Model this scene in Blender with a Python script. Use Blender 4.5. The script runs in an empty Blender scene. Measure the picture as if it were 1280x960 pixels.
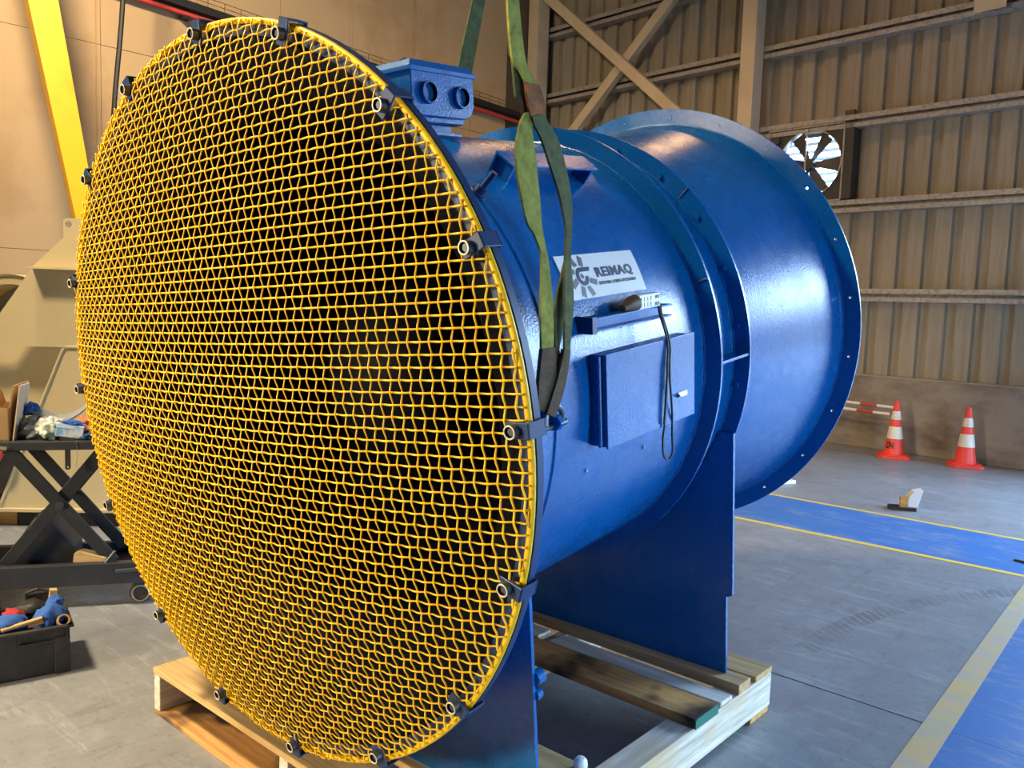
import bpy, bmesh, math, random
from mathutils import Matrix, Vector, Euler, noise
random.seed(7)
PI = math.pi
sc = bpy.context.scene
COL = sc.collection

# ------------------------------------------------------------------ camera
def cam_axes(yaw, pitch, roll):
    f = Vector((-math.sin(yaw)*math.cos(pitch), math.cos(yaw)*math.cos(pitch), math.sin(pitch)))
    r = Vector((math.cos(yaw), math.sin(yaw), 0)); u = r.cross(f)
    c, s = math.cos(roll), math.sin(roll)
    return c*r+s*u, -s*r+c*u, f
CR, CU, CF = cam_axes(0.7140, -0.0921, 0.0338)
cd = bpy.data.cameras.new('camera'); cam = bpy.data.objects.new('camera', cd); COL.objects.link(cam)
cd.sensor_width = 36; cd.sensor_fit = 'HORIZONTAL'; cd.lens = 36*1035.22/1280; cd.clip_end = 200; cd.clip_start = .05
M = Matrix((CR, CU, -CF)).transposed().to_4x4(); M.translation = Vector((2.2295, -1.3525, 1.6837))
cam.matrix_world = M
sc.camera = cam

# ------------------------------------------------------------------ world, lights, exposure
BY = -0.0771                       # the hall is turned this much against the pallet
BM = Matrix.Rotation(BY, 4, 'Z')
def hall(x, y, z): return BM @ Vector((x, y, z))
w = bpy.data.worlds.new('sky'); sc.world = w; w.use_nodes = True
nt = w.node_tree; bg = nt.nodes['Background']
tc = nt.nodes.new('ShaderNodeTexCoord'); sep = nt.nodes.new('ShaderNodeSeparateXYZ'); rp = nt.nodes.new('ShaderNodeValToRGB')
nt.links.new(tc.outputs['Generated'], sep.inputs[0]); nt.links.new(sep.outputs['Z'], rp.inputs[0]); nt.links.new(rp.outputs[0], bg.inputs[0])
rp.color_ramp.elements[0].position = 0.0; rp.color_ramp.elements[0].color = (.52, .72, .95, 1)
rp.color_ramp.elements[1].position = .6; rp.color_ramp.elements[1].color = (.36, .60, 1, 1)
e = rp.color_ramp.elements.new(.02); e.color = (.56, .79, 1, 1)
bg.inputs[1].default_value = 36.0

DOOR = dict(x0=1.3, x1=6.6, y=9.9, z1=4.7)     # the open roller door in the sheeted wall, right of the frame
def area(name, loc, aim, sx, sy, power, color, portal=False, spread=None):
    l = bpy.data.lights.new(name, 'AREA'); l.shape = 'RECTANGLE'; l.size = sx; l.size_y = sy
    l.energy = power; l.color = color
    if portal: l.cycles.is_portal = True
    if spread: l.spread = spread
    o = bpy.data.objects.new(name, l); COL.objects.link(o); o.location = loc
    o.rotation_euler = (Vector(aim)-Vector(loc)).to_track_quat('-Z', 'Y').to_euler()
    return o
dx_ = (DOOR['x0']+DOOR['x1'])/2
area('door_daylight', hall(dx_, DOOR['y']-.02, DOOR['z1']/2), hall(dx_, 0, DOOR['z1']/2), DOOR['x1']-DOOR['x0'], DOOR['z1'], 100, (1, 1, 1), portal=True)
SIDE = dict(x=8.2, y0=1.2, y1=3.4, z1=2.4)    # unseen side opening, added to brighten the foreground
sy_ = (SIDE['y0']+SIDE['y1'])/2
area('side_fill_daylight', hall(SIDE['x']-.02, sy_, SIDE['z1']/2), hall(0, sy_, SIDE['z1']/2), SIDE['y1']-SIDE['y0'], SIDE['z1'], 100, (1, 1, 1), portal=True)
WARM = (1.0, .80, .52)
LAMPS_AND_FILL = [((-3.6, -.4, 7.6), 370, 120, hall(-8.3, 2.4, 3.6), .6, WARM), ((-2.6, 7.1, 7.2), 40, 140, None, .5, (1, .56, .24)), ((-5.2, 6.8, 7.2), 40, 140, None, .5, (1, .60, .28)), ((-2.9, -2.6, 7.0), 370, 115, (-1.5, -.5, .5), .8, WARM), ((-1.6, -6.4, 2.3), 115, 70, (.1, 0, 1.2), 1.4, WARM)]  # last entry is a low fill light added to brighten the guard
for p, e_, sp_, aim_, sz_, c_ in LAMPS_AND_FILL:
    h = hall(*p); area('hall_lamp_or_fill', h, aim_ or h-Vector((0, 0, 1)), sz_, sz_, e_, c_, spread=math.radians(sp_))

sc.view_settings.view_transform = 'Standard'; sc.view_settings.look = 'None'
sc.view_settings.gamma = 1; sc.view_settings.use_curve_mapping = False
sc.view_settings.exposure = 0.0

# ------------------------------------------------------------------ materials
def nodes(name):
    m = bpy.data.materials.new(name); m.use_nodes = True
    t = m.node_tree; return m, t, t.nodes['Principled BSDF']
def N(t, kind, **kw):
    n = t.nodes.new(kind)
    for k, v in kw.items(): setattr(n, k, v)
    return n
def noise_tex(t, scale, detail=4, rough=.55, stretch=None, seed=0):
    c = N(t, 'ShaderNodeTexCoord'); mp = N(t, 'ShaderNodeMapping'); n = N(t, 'ShaderNodeTexNoise')
    mp.inputs['Location'].default_value = (seed*1.7, seed*.9, seed*2.3)
    if stretch: mp.inputs['Scale'].default_value = stretch
    t.links.new(c.outputs['Object'], mp.inputs[0]); t.links.new(mp.outputs[0], n.inputs['Vector'])
    n.inputs['Scale'].default_value = scale; n.inputs['Detail'].default_value = detail; n.inputs['Roughness'].default_value = rough
    return n.outputs['Fac']
def ramp(t, fac, a, b, ca=(0, 0, 0, 1), cb=(1, 1, 1, 1)):
    r = N(t, 'ShaderNodeValToRGB'); r.color_ramp.elements[0].position = a; r.color_ramp.elements[1].position = b
    r.color_ramp.elements[0].color = ca; r.color_ramp.elements[1].color = cb
    t.links.new(fac, r.inputs[0]); return r.outputs[0]
def mixc(t, fac, a, b):
    m = N(t, 'ShaderNodeMix', data_type='RGBA')
    for sock, v in ((m.inputs[0], fac), (m.inputs[6], a), (m.inputs[7], b)):
        if hasattr(v, 'is_output'): t.links.new(v, sock)
        elif isinstance(v, (int, float)): sock.default_value = v
        else: sock.default_value = (*v, 1) if len(v) == 3 else v
    return m.outputs[2]
def mth(t, op, a, b=None, c=None):
    m = N(t, 'ShaderNodeMath', operation=op)
    for i, v in enumerate((a, b, c)):
        if v is None: continue
        if hasattr(v, 'is_output'): t.links.new(v, m.inputs[i])
        else: m.inputs[i].default_value = v
    return m.outputs[0]
def bump(t, bsdf, fac, strength, dist=.01):
    b = N(t, 'ShaderNodeBump'); b.inputs['Strength'].default_value = strength; b.inputs['Distance'].default_value = dist
    t.links.new(fac, b.inputs['Height']); t.links.new(b.outputs[0], bsdf.inputs['Normal'])
def mat(name, col, rough=.5, metal=0, spec=.5, dirt=None, bmp=None, coat=0, stretch=None):
    """dirt = (colour, noise scale, ramp low, ramp high); bmp = (scale, strength, distance)"""
    m, t, b = nodes(name)
    b.inputs['Roughness'].default_value = rough; b.inputs['Metallic'].default_value = metal
    b.inputs['Specular IOR Level'].default_value = spec; b.inputs['Coat Weight'].default_value = coat
    if dirt:
        f = ramp(t, noise_tex(t, dirt[1], 6, .6, stretch), dirt[2], dirt[3])
        t.links.new(mixc(t, f, col, dirt[0]), b.inputs['Base Color'])
    else: b.inputs['Base Color'].default_value = (*col, 1)
    if bmp: bump(t, b, noise_tex(t, bmp[0], 3, .5, stretch), bmp[1], bmp[2])
    return m
def wood(name, light, dark, axis, rough=.75, extra=None):
    m, t, b = nodes(name); st = [14, 14, 14]; st[axis] = .9
    f = noise_tex(t, 2.4, 6, .62, tuple(st)); g = noise_tex(t, 2.2, 3, .5, None, 3)
    c = mixc(t, ramp(t, f, .35, .68), light, dark)
    if extra: c = mixc(t, ramp(t, g, extra[1], extra[2]), c, extra[0])
    t.links.new(c, b.inputs['Base Color']); b.inputs['Roughness'].default_value = rough
    b.inputs['Specular IOR Level'].default_value = .25
    bump(t, b, f, .35, .004); return m

BLUE = (.0004, .095, .335)
def blue_paint(name, col=BLUE, rough=.25):
    m, t, b = nodes(name)
    f = noise_tex(t, 3.5, 4, .6)
    c = mixc(t, ramp(t, f, .35, .75), col, tuple(min(1, v*1.25+.002) for v in col))
    t.links.new(c, b.inputs['Base Color'])
    rr = ramp(t, noise_tex(t, 9, 5, .65, None, 2), .3, .75, (rough*.85,)*3+(1,), (rough*1.35,)*3+(1,))
    t.links.new(rr, b.inputs['Roughness'])
    b.inputs['Specular IOR Level'].default_value = .42
    bump(t, b, noise_tex(t, 125, 2, .55), .42, .002); return m
m_blue = blue_paint('blue enamel paint')
m_blue2 = blue_paint('brighter blue paint', (.004, .125, .42), .36)
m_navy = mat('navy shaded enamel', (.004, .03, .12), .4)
m_inner = mat('painted interior shade', (.0015, .004, .011), .6, spec=.08)  # near-black colour stands in for shade inside the fan and glands
m_weld = mat('weld bead', (.10, .14, .22), .35, .6, bmp=(120, .9, .004))
m_yel = mat('yellow powder coat', (.93, .57, .008), .42, bmp=(60, .1, .001), dirt=((.82, .36, .004), 40, .5, .8))
m_steel = mat('zinc plated steel', (.55, .55, .53), .32, .9)
m_ring = mat('pale zinc washer', (.62, .58, .48), .45, .4)
m_bolt = mat('dark steel bolt', (.10, .11, .13), .4, .8)
m_black = mat('black rubber', (.012, .012, .013), .55)
m_white = mat('white sign plastic', (.82, .83, .86), .28)
m_ink = mat('navy printed ink', (.012, .018, .09), .5)
m_inkg = mat('grey printed ink', (.13, .125, .14), .5)
m_pwood = wood('weathered pallet timber across', (.64, .44, .20), (.40, .25, .10), 0)
m_pwoody = wood('weathered pallet timber along', (.80, .76, .68), (.42, .36, .27), 1, extra=((.62, .44, .22), .55, .75))
m_wwood = wood('whitened timber', (.80, .78, .72), (.50, .46, .40), 0)
m_bwood = wood('brown rough timber', (.74, .41, .14), (.38, .20, .075), 0, extra=((.06, .035, .02), .52, .60))
m_dwood = wood('dunnage timber', (.64, .43, .22), (.40, .25, .12), 0)
m_green = mat('green end seal paint', (.02, .16, .12), .7)
m_orange = mat('orange plastic', (.88, .065, .045), .45, dirt=((.6, .05, .04), 6, .55, .8))
m_refl = mat('white reflective collar', (.80, .75, .66), .4, dirt=((.6, .52, .42), 7, .45, .8))
m_beige = mat('cream machine paint', (.60, .49, .28), .42, dirt=((.53, .42, .23), 2.2, .4, .8))
m_gyel = mat('yellow crane paint', (.80, .42, .004), .5, dirt=((.70, .33, .004), 3, .5, .8))
m_lift = mat('black lift paint', (.022, .024, .030), .5, dirt=((.05, .05, .055), 5, .5, .8))
m_dust = mat('dusty black plastic', (.022, .021, .022), .6, dirt=((.075, .062, .05), 6, .45, .75))
m_card = mat('cardboard', (.46, .29, .13), .8, dirt=((.36, .22, .09), 5, .4, .7))
m_galv = mat('galvanised steel', (.40, .37, .33), .5, .15, dirt=((.20, .18, .16), 22, .45, .7))
m_sheet = mat('beige wall sheeting', (.33, .285, .215), .55, dirt=((.235, .195, .14), 2.2, .42, .75), stretch=(9, 9, .5))
m_colm = mat('cream column paint', (.60, .49, .33), .5, dirt=((.48, .38, .24), 2.5, .4, .8))
m_panel = mat('fibre cement panel', (.47, .32, .17), .6, dirt=((.30, .17, .06), .75, .5, .78))
m_panelb = mat('panel backing', (.10, .065, .04), .8)
m_conc = mat('stained concrete', (.30, .245, .19), .85, dirt=((.12, .095, .075), 1.9, .40, .72), bmp=(25, .35, .01), stretch=(1, 1, 1.8))
m_roof = mat('roof sheeting', (.28, .25, .21), .7)
m_red = mat('red pipe paint', (.55, .05, .035), .45)
m_grey = mat('grey polythene', (.24, .26, .28), .3, spec=.6)
m_pale = mat('pale plastic', (.62, .66, .56), .35)
m_rag = mat('blue rag cloth', (.03, .11, .40), .9, bmp=(80, .4, .004))
m_redrag = mat('red cloth', (.35, .02, .03), .9)
m_navyrag = mat('navy cloth', (.02, .05, .14), .9)
m_leather = mat('orange leather', (.50, .17, .08), .8, bmp=(60, .5, .004))
m_gloves = mat('blue carton print', (.22, .50, .85), .4, dirt=((.75, .82, .9), 14, .45, .6))
m_lug = mat('connector white plastic', (.80, .79, .74), .35)
m_brown = mat('brown rubber boot', (.10, .05, .025), .5)
m_motor = mat('grey fan metal', (.06, .058, .055), .5, .4)
m_louv = mat('grey louvre slat', (.34, .36, .42), .4)

def web_mat(name, col, dark, rough=.85):
    m, t, b = nodes(name)
    f = noise_tex(t, 30, 5, .7); c = mixc(t, ramp(t, f, .35, .7), col, dark)
    t.links.new(c, b.inputs['Base Color']); b.inputs['Roughness'].default_value = rough
    b.inputs['Specular IOR Level'].default_value = .2
    bump(t, b, noise_tex(t, 260, 2, .6), .5, .002); return m
m_web = web_mat('green webbing', (.34, .335, .065), (.15, .155, .03))
m_webd = web_mat('dark green webbing', (.115, .13, .05), (.045, .055, .025))
m_webb = web_mat('grimy brown webbing', (.13, .085, .05), (.05, .035, .022))
m_sleeve = web_mat('rust brown leather sleeve', (.36, .125, .04), (.09, .04, .02))

def floor_mat():
    m, t, b = nodes('painted concrete floor')
    big = noise_tex(t, .55, 5, .6); mid = noise_tex(t, 3.2, 7, .68, None, 1); scr = noise_tex(t, 2.0, 6, .75, (1, 7, 1), 2); scr2 = noise_tex(t, 2.4, 6, .75, (6, 1, 1), 5)
    c = mixc(t, ramp(t, big, .3, .72), (.275, .292, .315), (.18, .195, .215))
    c = mixc(t, mth(t, 'MULTIPLY', ramp(t, mid, .46, .7), .55), c, (.19, .185, .18))
    c = mixc(t, mth(t, 'MULTIPLY', ramp(t, scr, .55, .68), .55), c, (.44, .455, .47))
    c = mixc(t, mth(t, 'MULTIPLY', ramp(t, scr2, .56, .70), .55), c, (.13, .13, .13))
    spk = noise_tex(t, 26, 4, .7, None, 9); c = mixc(t, mth(t, 'MULTIPLY', ramp(t, spk, .60, .68), .5), c, (.11, .105, .10))
    fine = noise_tex(t, 9, 8, .8, None, 11); c = mixc(t, mth(t, 'MULTIPLY', ramp(t, fine, .50, .70), .35), c, (.40, .415, .43))
    # curved tyre mark
    co = N(t, 'ShaderNodeTexCoord'); sp = N(t, 'ShaderNodeSeparateXYZ'); t.links.new(co.outputs['Object'], sp.inputs[0])
    dx = mth(t, 'SUBTRACT', sp.outputs[0], 3.75); dyy = mth(t, 'SUBTRACT', sp.outputs[1], 2.789)
    rr = mth(t, 'SQRT', mth(t, 'ADD', mth(t, 'MULTIPLY', dx, dx), mth(t, 'MULTIPLY', dyy, dyy)))
    band = mth(t, 'LESS_THAN', mth(t, 'ABSOLUTE', mth(t, 'SUBTRACT', rr, 3.03)), .062)
    ang = mth(t, 'ARCTAN2', dyy, dx)
    tread = mth(t, 'GREATER_THAN', mth(t, 'SINE', mth(t, 'ADD', mth(t, 'MULTIPLY', ang, 330), mth(t, 'MULTIPLY', rr, 60))), -.55)
    part_ = mth(t, 'MULTIPLY', mth(t, 'LESS_THAN', dx, -2.2), mth(t, 'GREATER_THAN', dyy, -.05))
    fade = ramp(t, noise_tex(t, 2.5, 4, .6, None, 8), .30, .62)
    tm = mth(t, 'MULTIPLY', mth(t, 'MULTIPLY', band, tread), mth(t, 'MULTIPLY', part_, mth(t, 'MULTIPLY', fade, .55)))
    c = mixc(t, tm, c, (.10, .095, .09))
    t.links.new(c, b.inputs['Base Color'])
    t.links.new(ramp(t, mid, .3, .7, (.30,)*3+(1,), (.52,)*3+(1,)), b.inputs['Roughness'])
    bump(t, b, mid, .12, .01); return m
m_floor = floor_mat()
def worn(name, col, under, lo, hi, rough=.45):
    m, t, b = nodes(name)
    f = ramp(t, noise_tex(t, 3.2, 8, .75, (1, 2.2, 1), 4), lo, hi)
    g = ramp(t, noise_tex(t, .9, 4, .6, None, 6), .3, .7)
    c = mixc(t, mth(t, 'MULTIPLY', g, .35), col, tuple(v*.7 for v in col))
    t.links.new(mixc(t, f, c, under), b.inputs['Base Color']); b.inputs['Roughness'].default_value = rough
    return m
m_bluefl = worn('worn blue floor paint', (.035, .16, .46), (.25, .29, .36), .50, .72)
m_yelfl = worn('yellow floor line paint', (.78, .56, .08), (.45, .38, .20), .55, .75)
m_yelold = worn('worn yellow floor band', (.66, .46, .17), (.44, .40, .33), .40, .62)

# ------------------------------------------------------------------ mesh helpers
WM = {}
class MB:
    def __init__(s): s.v = []; s.f = []; s.mi = []
    def add(s, vs, fs, k=0):
        o = len(s.v); s.v += [tuple(p) for p in vs]; s.f += [tuple(i+o for i in q) for q in fs]; s.mi += [k]*len(fs); return s
    def box(s, a, b, mtx=None, k=0):
        x0, y0, z0 = a; x1, y1, z1 = b
        vs = [Vector(p) for p in ((x0, y0, z0), (x1, y0, z0), (x1, y1, z0), (x0, y1, z0), (x0, y0, z1), (x1, y0, z1), (x1, y1, z1), (x0, y1, z1))]
        if mtx: vs = [mtx @ p for p in vs]
        return s.add(vs, [(0, 3, 2, 1), (4, 5, 6, 7), (0, 1, 5, 4), (1, 2, 6, 5), (2, 3, 7, 6), (3, 0, 4, 7)], k)
    def prism(s, poly, d0, d1, axis='y', k=0):
        """poly of 2D points extruded along an axis; y: (x,z); x: (y,z); z: (x,y)"""
        n = len(poly)
        def P(a, b, d): return {'y': (a, d, b), 'x': (d, a, b), 'z': (a, b, d)}[axis]
        vs = [P(a, b, d0) for a, b in poly]+[P(a, b, d1) for a, b in poly]
        fs = [tuple(range(n)), tuple(range(2*n-1, n-1, -1))]+[(i, i+n, (i+1) % n+n, (i+1) % n) for i in range(n)]
        return s.add(vs, fs, k)
    def tube(s, pts, r, n=8, cap=True, k=0, closed=False):
        pts = [Vector(p) for p in pts]; m = len(pts); vs = []; up = None
        rad = r if isinstance(r, (list, tuple)) else [r]*m
        for i, p in enumerate(pts):
            if closed: t = (pts[(i+1) % m]-pts[i-1]).normalized()
            else: t = (pts[min(i+1, m-1)]-pts[max(i-1, 0)]).normalized()
            if up is None: up = t.orthogonal().normalized()
            up = (up-t*up.dot(t)).normalized(); sd = t.cross(up)
            vs += [p+(up*math.cos(2*PI*j/n)+sd*math.sin(2*PI*j/n))*rad[i] for j in range(n)]
        fs = []
        for i in range(m if closed else m-1):
            for j in range(n):
                a = i*n; b = ((i+1) % m)*n; j2 = (j+1) % n
                fs.append((a+j, a+j2, b+j2, b+j))
        if cap and not closed: fs += [tuple(range(n-1, -1, -1)), tuple((m-1)*n+j for j in range(n))]
        return s.add(vs, fs, k)
    def lathe(s, prof, n=64, axis='y', closed=True, k=0, mtx=None, a0=0, a1=2*PI):
        """prof of (radius, along axis)"""
        full = abs(a1-a0-2*PI) < 1e-6; m = len(prof); vs = []; cnt = n if full else n+1
        for i in range(cnt):
            a = a0+(a1-a0)*i/n; c, q = math.cos(a), math.sin(a)
            for r, h in prof: vs.append(Vector({'y': (r*c, h, r*q), 'z': (r*c, r*q, h), 'x': (h, r*c, r*q)}[axis]))
        if mtx: vs = [mtx @ p for p in vs]
        fs = []; mm = m if closed else m-1
        for i in range(n):
            i2 = (i+1) % cnt
            for j in range(mm):
                j2 = (j+1) % m; fs.append((i*m+j, i*m+j2, i2*m+j2, i2*m+j))
        return s.add(vs, fs, k)
    def cyl(s, p0, p1, r, n=12, k=0): return s.tube([p0, p1], r, n, True, k)
    def ribbon(s, st, th, k=0):
        """st: list of (left point, right point); a strap with thickness"""
        m = len(st); vs = []
        for i, (a, b) in enumerate(st):
            a = Vector(a); b = Vector(b)
            c0 = (Vector(st[max(i-1, 0)][0])+Vector(st[max(i-1, 0)][1]))/2; c1 = (Vector(st[min(i+1, m-1)][0])+Vector(st[min(i+1, m-1)][1]))/2
            nn = (c1-c0).cross(b-a)
            nn = nn.normalized()*th/2 if nn.length > 1e-9 else Vector((th/2, 0, 0))
            vs += [a-nn, b-nn, b+nn, a+nn]
        fs = [(0, 1, 2, 3), tuple((m-1)*4+j for j in (3, 2, 1, 0))]
        for i in range(m-1):
            for j in range(4): fs.append((i*4+j, (i+1)*4+j, (i+1)*4+(j+1) % 4, i*4+(j+1) % 4))
        return s.add(vs, fs, k)
    def blob(s, c, rad, seed=0, amp=.25, freq=2.2, sub=3, flat=None, k=0):
        bm = bmesh.new(); bmesh.ops.create_icosphere(bm, subdivisions=sub, radius=1)
        vs = []
        for v in bm.verts:
            p = v.co.copy(); d = noise.noise(p*freq+Vector((seed*3.1, seed*1.3, seed*.7)))*amp+abs(noise.noise(p*freq*2.3+Vector((seed, 5, 1))))*amp*.8
            p *= 1+d; q = Vector((p.x*rad[0]+c[0], p.y*rad[1]+c[1], p.z*rad[2]+c[2]))
            if flat is not None and q.z < flat: q.z = flat
            vs.append(q)
        bm.verts.index_update(); fs = [tuple(x.index for x in f.verts) for f in bm.faces]; bm.free()
        return s.add(vs, fs, k)
    def build(s, name, mats, parent=None, smooth=False, bevel=0, world=False, sharp=40):
        me = bpy.data.meshes.new(name); vs = s.v
        if world and parent is not None:
            inv = WM[parent.name].inverted(); vs = [tuple(inv @ Vector(p)) for p in vs]
        me.from_pydata(vs, [], s.f)
        mats = mats if isinstance(mats, (list, tuple)) else [mats]
        for q in mats: me.materials.append(q)
        if len(mats) > 1: me.polygons.foreach_set('material_index', s.mi)
        bm = bmesh.new(); bm.from_mesh(me); bmesh.ops.recalc_face_normals(bm, faces=bm.faces); bm.to_mesh(me); bm.free()
        if smooth: me.shade_smooth(); me.set_sharp_from_angle(angle=math.radians(sharp))
        o = bpy.data.objects.new(name, me); COL.objects.link(o)
        if parent is not None: o.parent = parent
        if bevel:
            b = o.modifiers.new('bevel', 'BEVEL'); b.width = bevel; b.segments = 2; b.limit_method = 'ANGLE'
        return o
def thing(name, label, cat, loc=(0, 0, 0), rot=(0, 0, 0), group=None):
    o = bpy.data.objects.new(name, None); COL.objects.link(o); o.location = loc; o.rotation_euler = rot; o.empty_display_size = .1
    o['label'] = label; o['category'] = cat
    if group: o['group'] = group
    WM[o.name] = Matrix.Translation(loc) @ Euler(rot).to_matrix().to_4x4()
    return o
def tag(o, label, cat, group=None):
    o['label'] = label; o['category'] = cat
    if group: o['group'] = group
    return o
def struct(o, rot=True):
    o['kind'] = 'structure'
    if rot: o.rotation_euler = (0, 0, BY)
    return o
def dup(o, parent):
    c = o.copy(); COL.objects.link(c); c.parent = parent; return c
def smoothpath(pts, n=6):
    pts = [Vector(p) for p in pts]; out = []
    for i in range(len(pts)-1):
        p0 = pts[max(i-1, 0)]; p1 = pts[i]; p2 = pts[i+1]; p3 = pts[min(i+2, len(pts)-1)]
        for j in range(n):
            t = j/n
            out.append(.5*((2*p1)+(p2-p0)*t+(2*p0-5*p1+4*p2-p3)*t*t+(3*p1-p0-3*p2+p3)*t**3))
    return out+[pts[-1]]
def flat2d(name, loops, thick):
    """2D outlines (first one outer, others holes) filled and extruded; returns verts (x, y, z) and faces"""
    cu = bpy.data.curves.new(name, 'CURVE'); cu.dimensions = '2D'; cu.fill_mode = 'BOTH'; cu.extrude = thick/2
    for lp in loops:
        sp = cu.splines.new('POLY'); sp.points.add(len(lp)-1); sp.use_cyclic_u = True
        for p, q in zip(sp.points, lp): p.co = (q[0], q[1], 0, 1)
    return curve_mesh(cu)
def curve_mesh(cu):
    o = bpy.data.objects.new('tmp', cu); COL.objects.link(o); dg = bpy.context.evaluated_depsgraph_get()
    me = bpy.data.meshes.new_from_object(o.evaluated_get(dg))
    vs = [v.co.copy() for v in me.vertices]; fs = [tuple(p.vertices) for p in me.polygons]
    bpy.data.objects.remove(o); bpy.data.curves.remove(cu); bpy.data.meshes.remove(me)
    return vs, fs
def text_mesh(body, size, bold=0.0, thick=.001, space=1.0):
    cu = bpy.data.curves.new('t', 'FONT'); cu.body = body; cu.size = size; cu.offset = bold; cu.extrude = thick/2; cu.resolution_u = 3; cu.space_character = space
    vs, fs = curve_mesh(cu)
    x0 = min(v.x for v in vs); x1 = max(v.x for v in vs); y0 = min(v.y for v in vs); y1 = max(v.y for v in vs)
    return vs, fs, (x0, x1, y0, y1)
def circle(cx, cy, r, n=24): return [(cx+r*math.cos(2*PI*i/n), cy+r*math.sin(2*PI*i/n)) for i in range(n)]

# ================================================================== SETTING
fl = MB(); fl.box((-12, -12, -.2), (14, 14, 0)); floor = struct(fl.build('floor', m_floor), False)
def flat_strip(name, poly, m, z=.0015):
    b = MB(); b.prism(poly, .0002, z, 'z'); return b.build(name, m, floor)
flat_strip('painted_strip', [(-8, 5.02), (6, 5.09), (6, 6.08), (-8, 6.20)], m_bluefl)
flat_strip('painted_line', [(-8, 4.97), (6, 5.04), (6, 5.095), (-8, 5.025)], m_yelfl, .0022)
flat_strip('painted_line', [(-8, 6.17), (6, 6.05), (6, 6.10), (-8, 6.22)], m_yelfl, .0022)
flat_strip('painted_band', [(1.48, -3), (1.595, -3), (1.435, 5.03), (1.33, 5.03)], m_yelold, .002)
flat_strip('painted_strip', [(1.58, -3), (4.2, -3), (4.2, 5.06), (1.43, 5.055)], m_bluefl)
flat_strip('floor_joint', [(-7, 2.46), (6, 2.275), (6, 2.279), (-7, 2.464)], m_black, .0016)

YB = 9.77
def sheet(wall, x0, x1, z0, z1):
    yp = YB+.175; d = .065
    pts = [(x0, yp)]; k = math.ceil((x0+3.782)/.32)
    while True:
        c = -3.782+.32*k; k += 1
        if c+.071 > x1: break
        if c-.071 < x0: continue
        pts += [(c-.07, yp), (c-.055, yp+d), (c+.05, yp+d), (c+.065, yp)]
    pts += [(x1, yp)]
    poly = pts+[(x, y+.004) for x, y in reversed(pts)]
    b = MB(); b.prism(poly, z0, z1, 'z'); o = b.build('wall_sheet', m_sheet, wall); return o
wb = MB(); wb.box((-8.5, YB-.03, 0), (DOOR['x0'], YB+.24, .95)); wb.box((DOOR['x1'], YB-.03, 0), (8.2, YB+.24, .95))
wall_back = struct(wb.build('wall_back', m_conc, bevel=.01))
x = -8.422
while x < 8.0:
    xa, xb = x, x+.96
    if xb > DOOR['x0'] and xa < DOOR['x1']: sheet(wall_back, xa, xb, DOOR['z1'], 9.2)
    elif xb <= -3.74 or xa >= -2.68: sheet(wall_back, xa, xb, .93, 9.2)
    else:
        sheet(wall_back, xa, xb, .93, 3.26); sheet(wall_back, xa, xb, 4.28, 9.2)
        if xa < -3.72: sheet(wall_back, xa, -3.72, 3.26, 4.28)
        if xb > -2.66: sheet(wall_back, -2.66, xb, 3.26, 4.28)
    x += .96
def girt(zt, x0, x1):
    h = .165; t = .006; y0 = YB; y1 = YB+.172; z0 = zt-h
    poly = [(y0, zt), (y1, zt), (y1, z0), (y0, z0), (y0, z0+.058), (y0+t, z0+.058), (y0+t, z0+t), (y1-t, z0+t), (y1-t, zt-t), (y0+t, zt-t), (y0+t, zt-.066), (y0, zt-.066)]
    b = MB(); b.prism(poly, x0, x1, 'x'); return b.build('girt', m_galv, wall_back)
for zt in (2.085, 3.253, 4.357, 5.475, 6.6, 7.7):
    girt(zt, -8.2, -4.12); girt(zt, -3.9, DOOR['x0'] if zt < 4.7 else 8.1)
def small(name, a, b_, m, par, bev=0):
    b = MB(); b.box(a, b_); return b.build(name, m, par, bevel=bev)
small('base_flashing', (-8.4, YB-.02, .95), (DOOR['x0'], YB+.19, .962), m_galv, wall_back)
small('cleat_plate', (-1.13, YB-.17, 5.28), (-.79, YB-.16, 6.3), m_colm, wall_back)
small('girt_cleat', (-2.66, YB-.005, 4.357), (-2.53, YB+.06, 4.42), m_bolt, wall_back)
# steel frame
c = MB(); c.box((-4.107, 9.5, 0), (-3.888, 9.512, 9)); c.box((-4.107, 9.73, 0), (-3.888, 9.742, 9)); c.box((-4.004, 9.512, 0), (-3.992, 9.73, 9)); c.box((-3.893, 9.5, 0), (-3.886, 9.742, 9))
struct(c.build('trim_1', m_colm, bevel=.004))
c = MB(); c.box((-8.28, 9.42, 0), (-8.05, 9.7, 9)); struct(c.build('trim_2', m_colm, bevel=.006))
def brace(name, a, b, y, wd, dp):
    a = Vector((a[0], y, a[1])); b = Vector((b[0], y, b[1])); d = (b-a); L = d.length; d.normalize(); n = Vector((-d.z, 0, d.x)); Y = Vector((0, 1, 0))
    mt = Matrix((d, Y, n)).transposed().to_4x4(); mt.translation = a
    m = MB(); m.box((0, 0, -wd/2), (L, dp, wd/2), mt); return struct(m.build(name, m_colm, bevel=.008))
brace('trim_3', (-8.2, 7.25), (-4.12, 3.83), 9.46, .165, .10)
brace('trim_4', (-8.05, 4.07), (-4.12, 7.66), 9.60, .16, .12)
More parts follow.
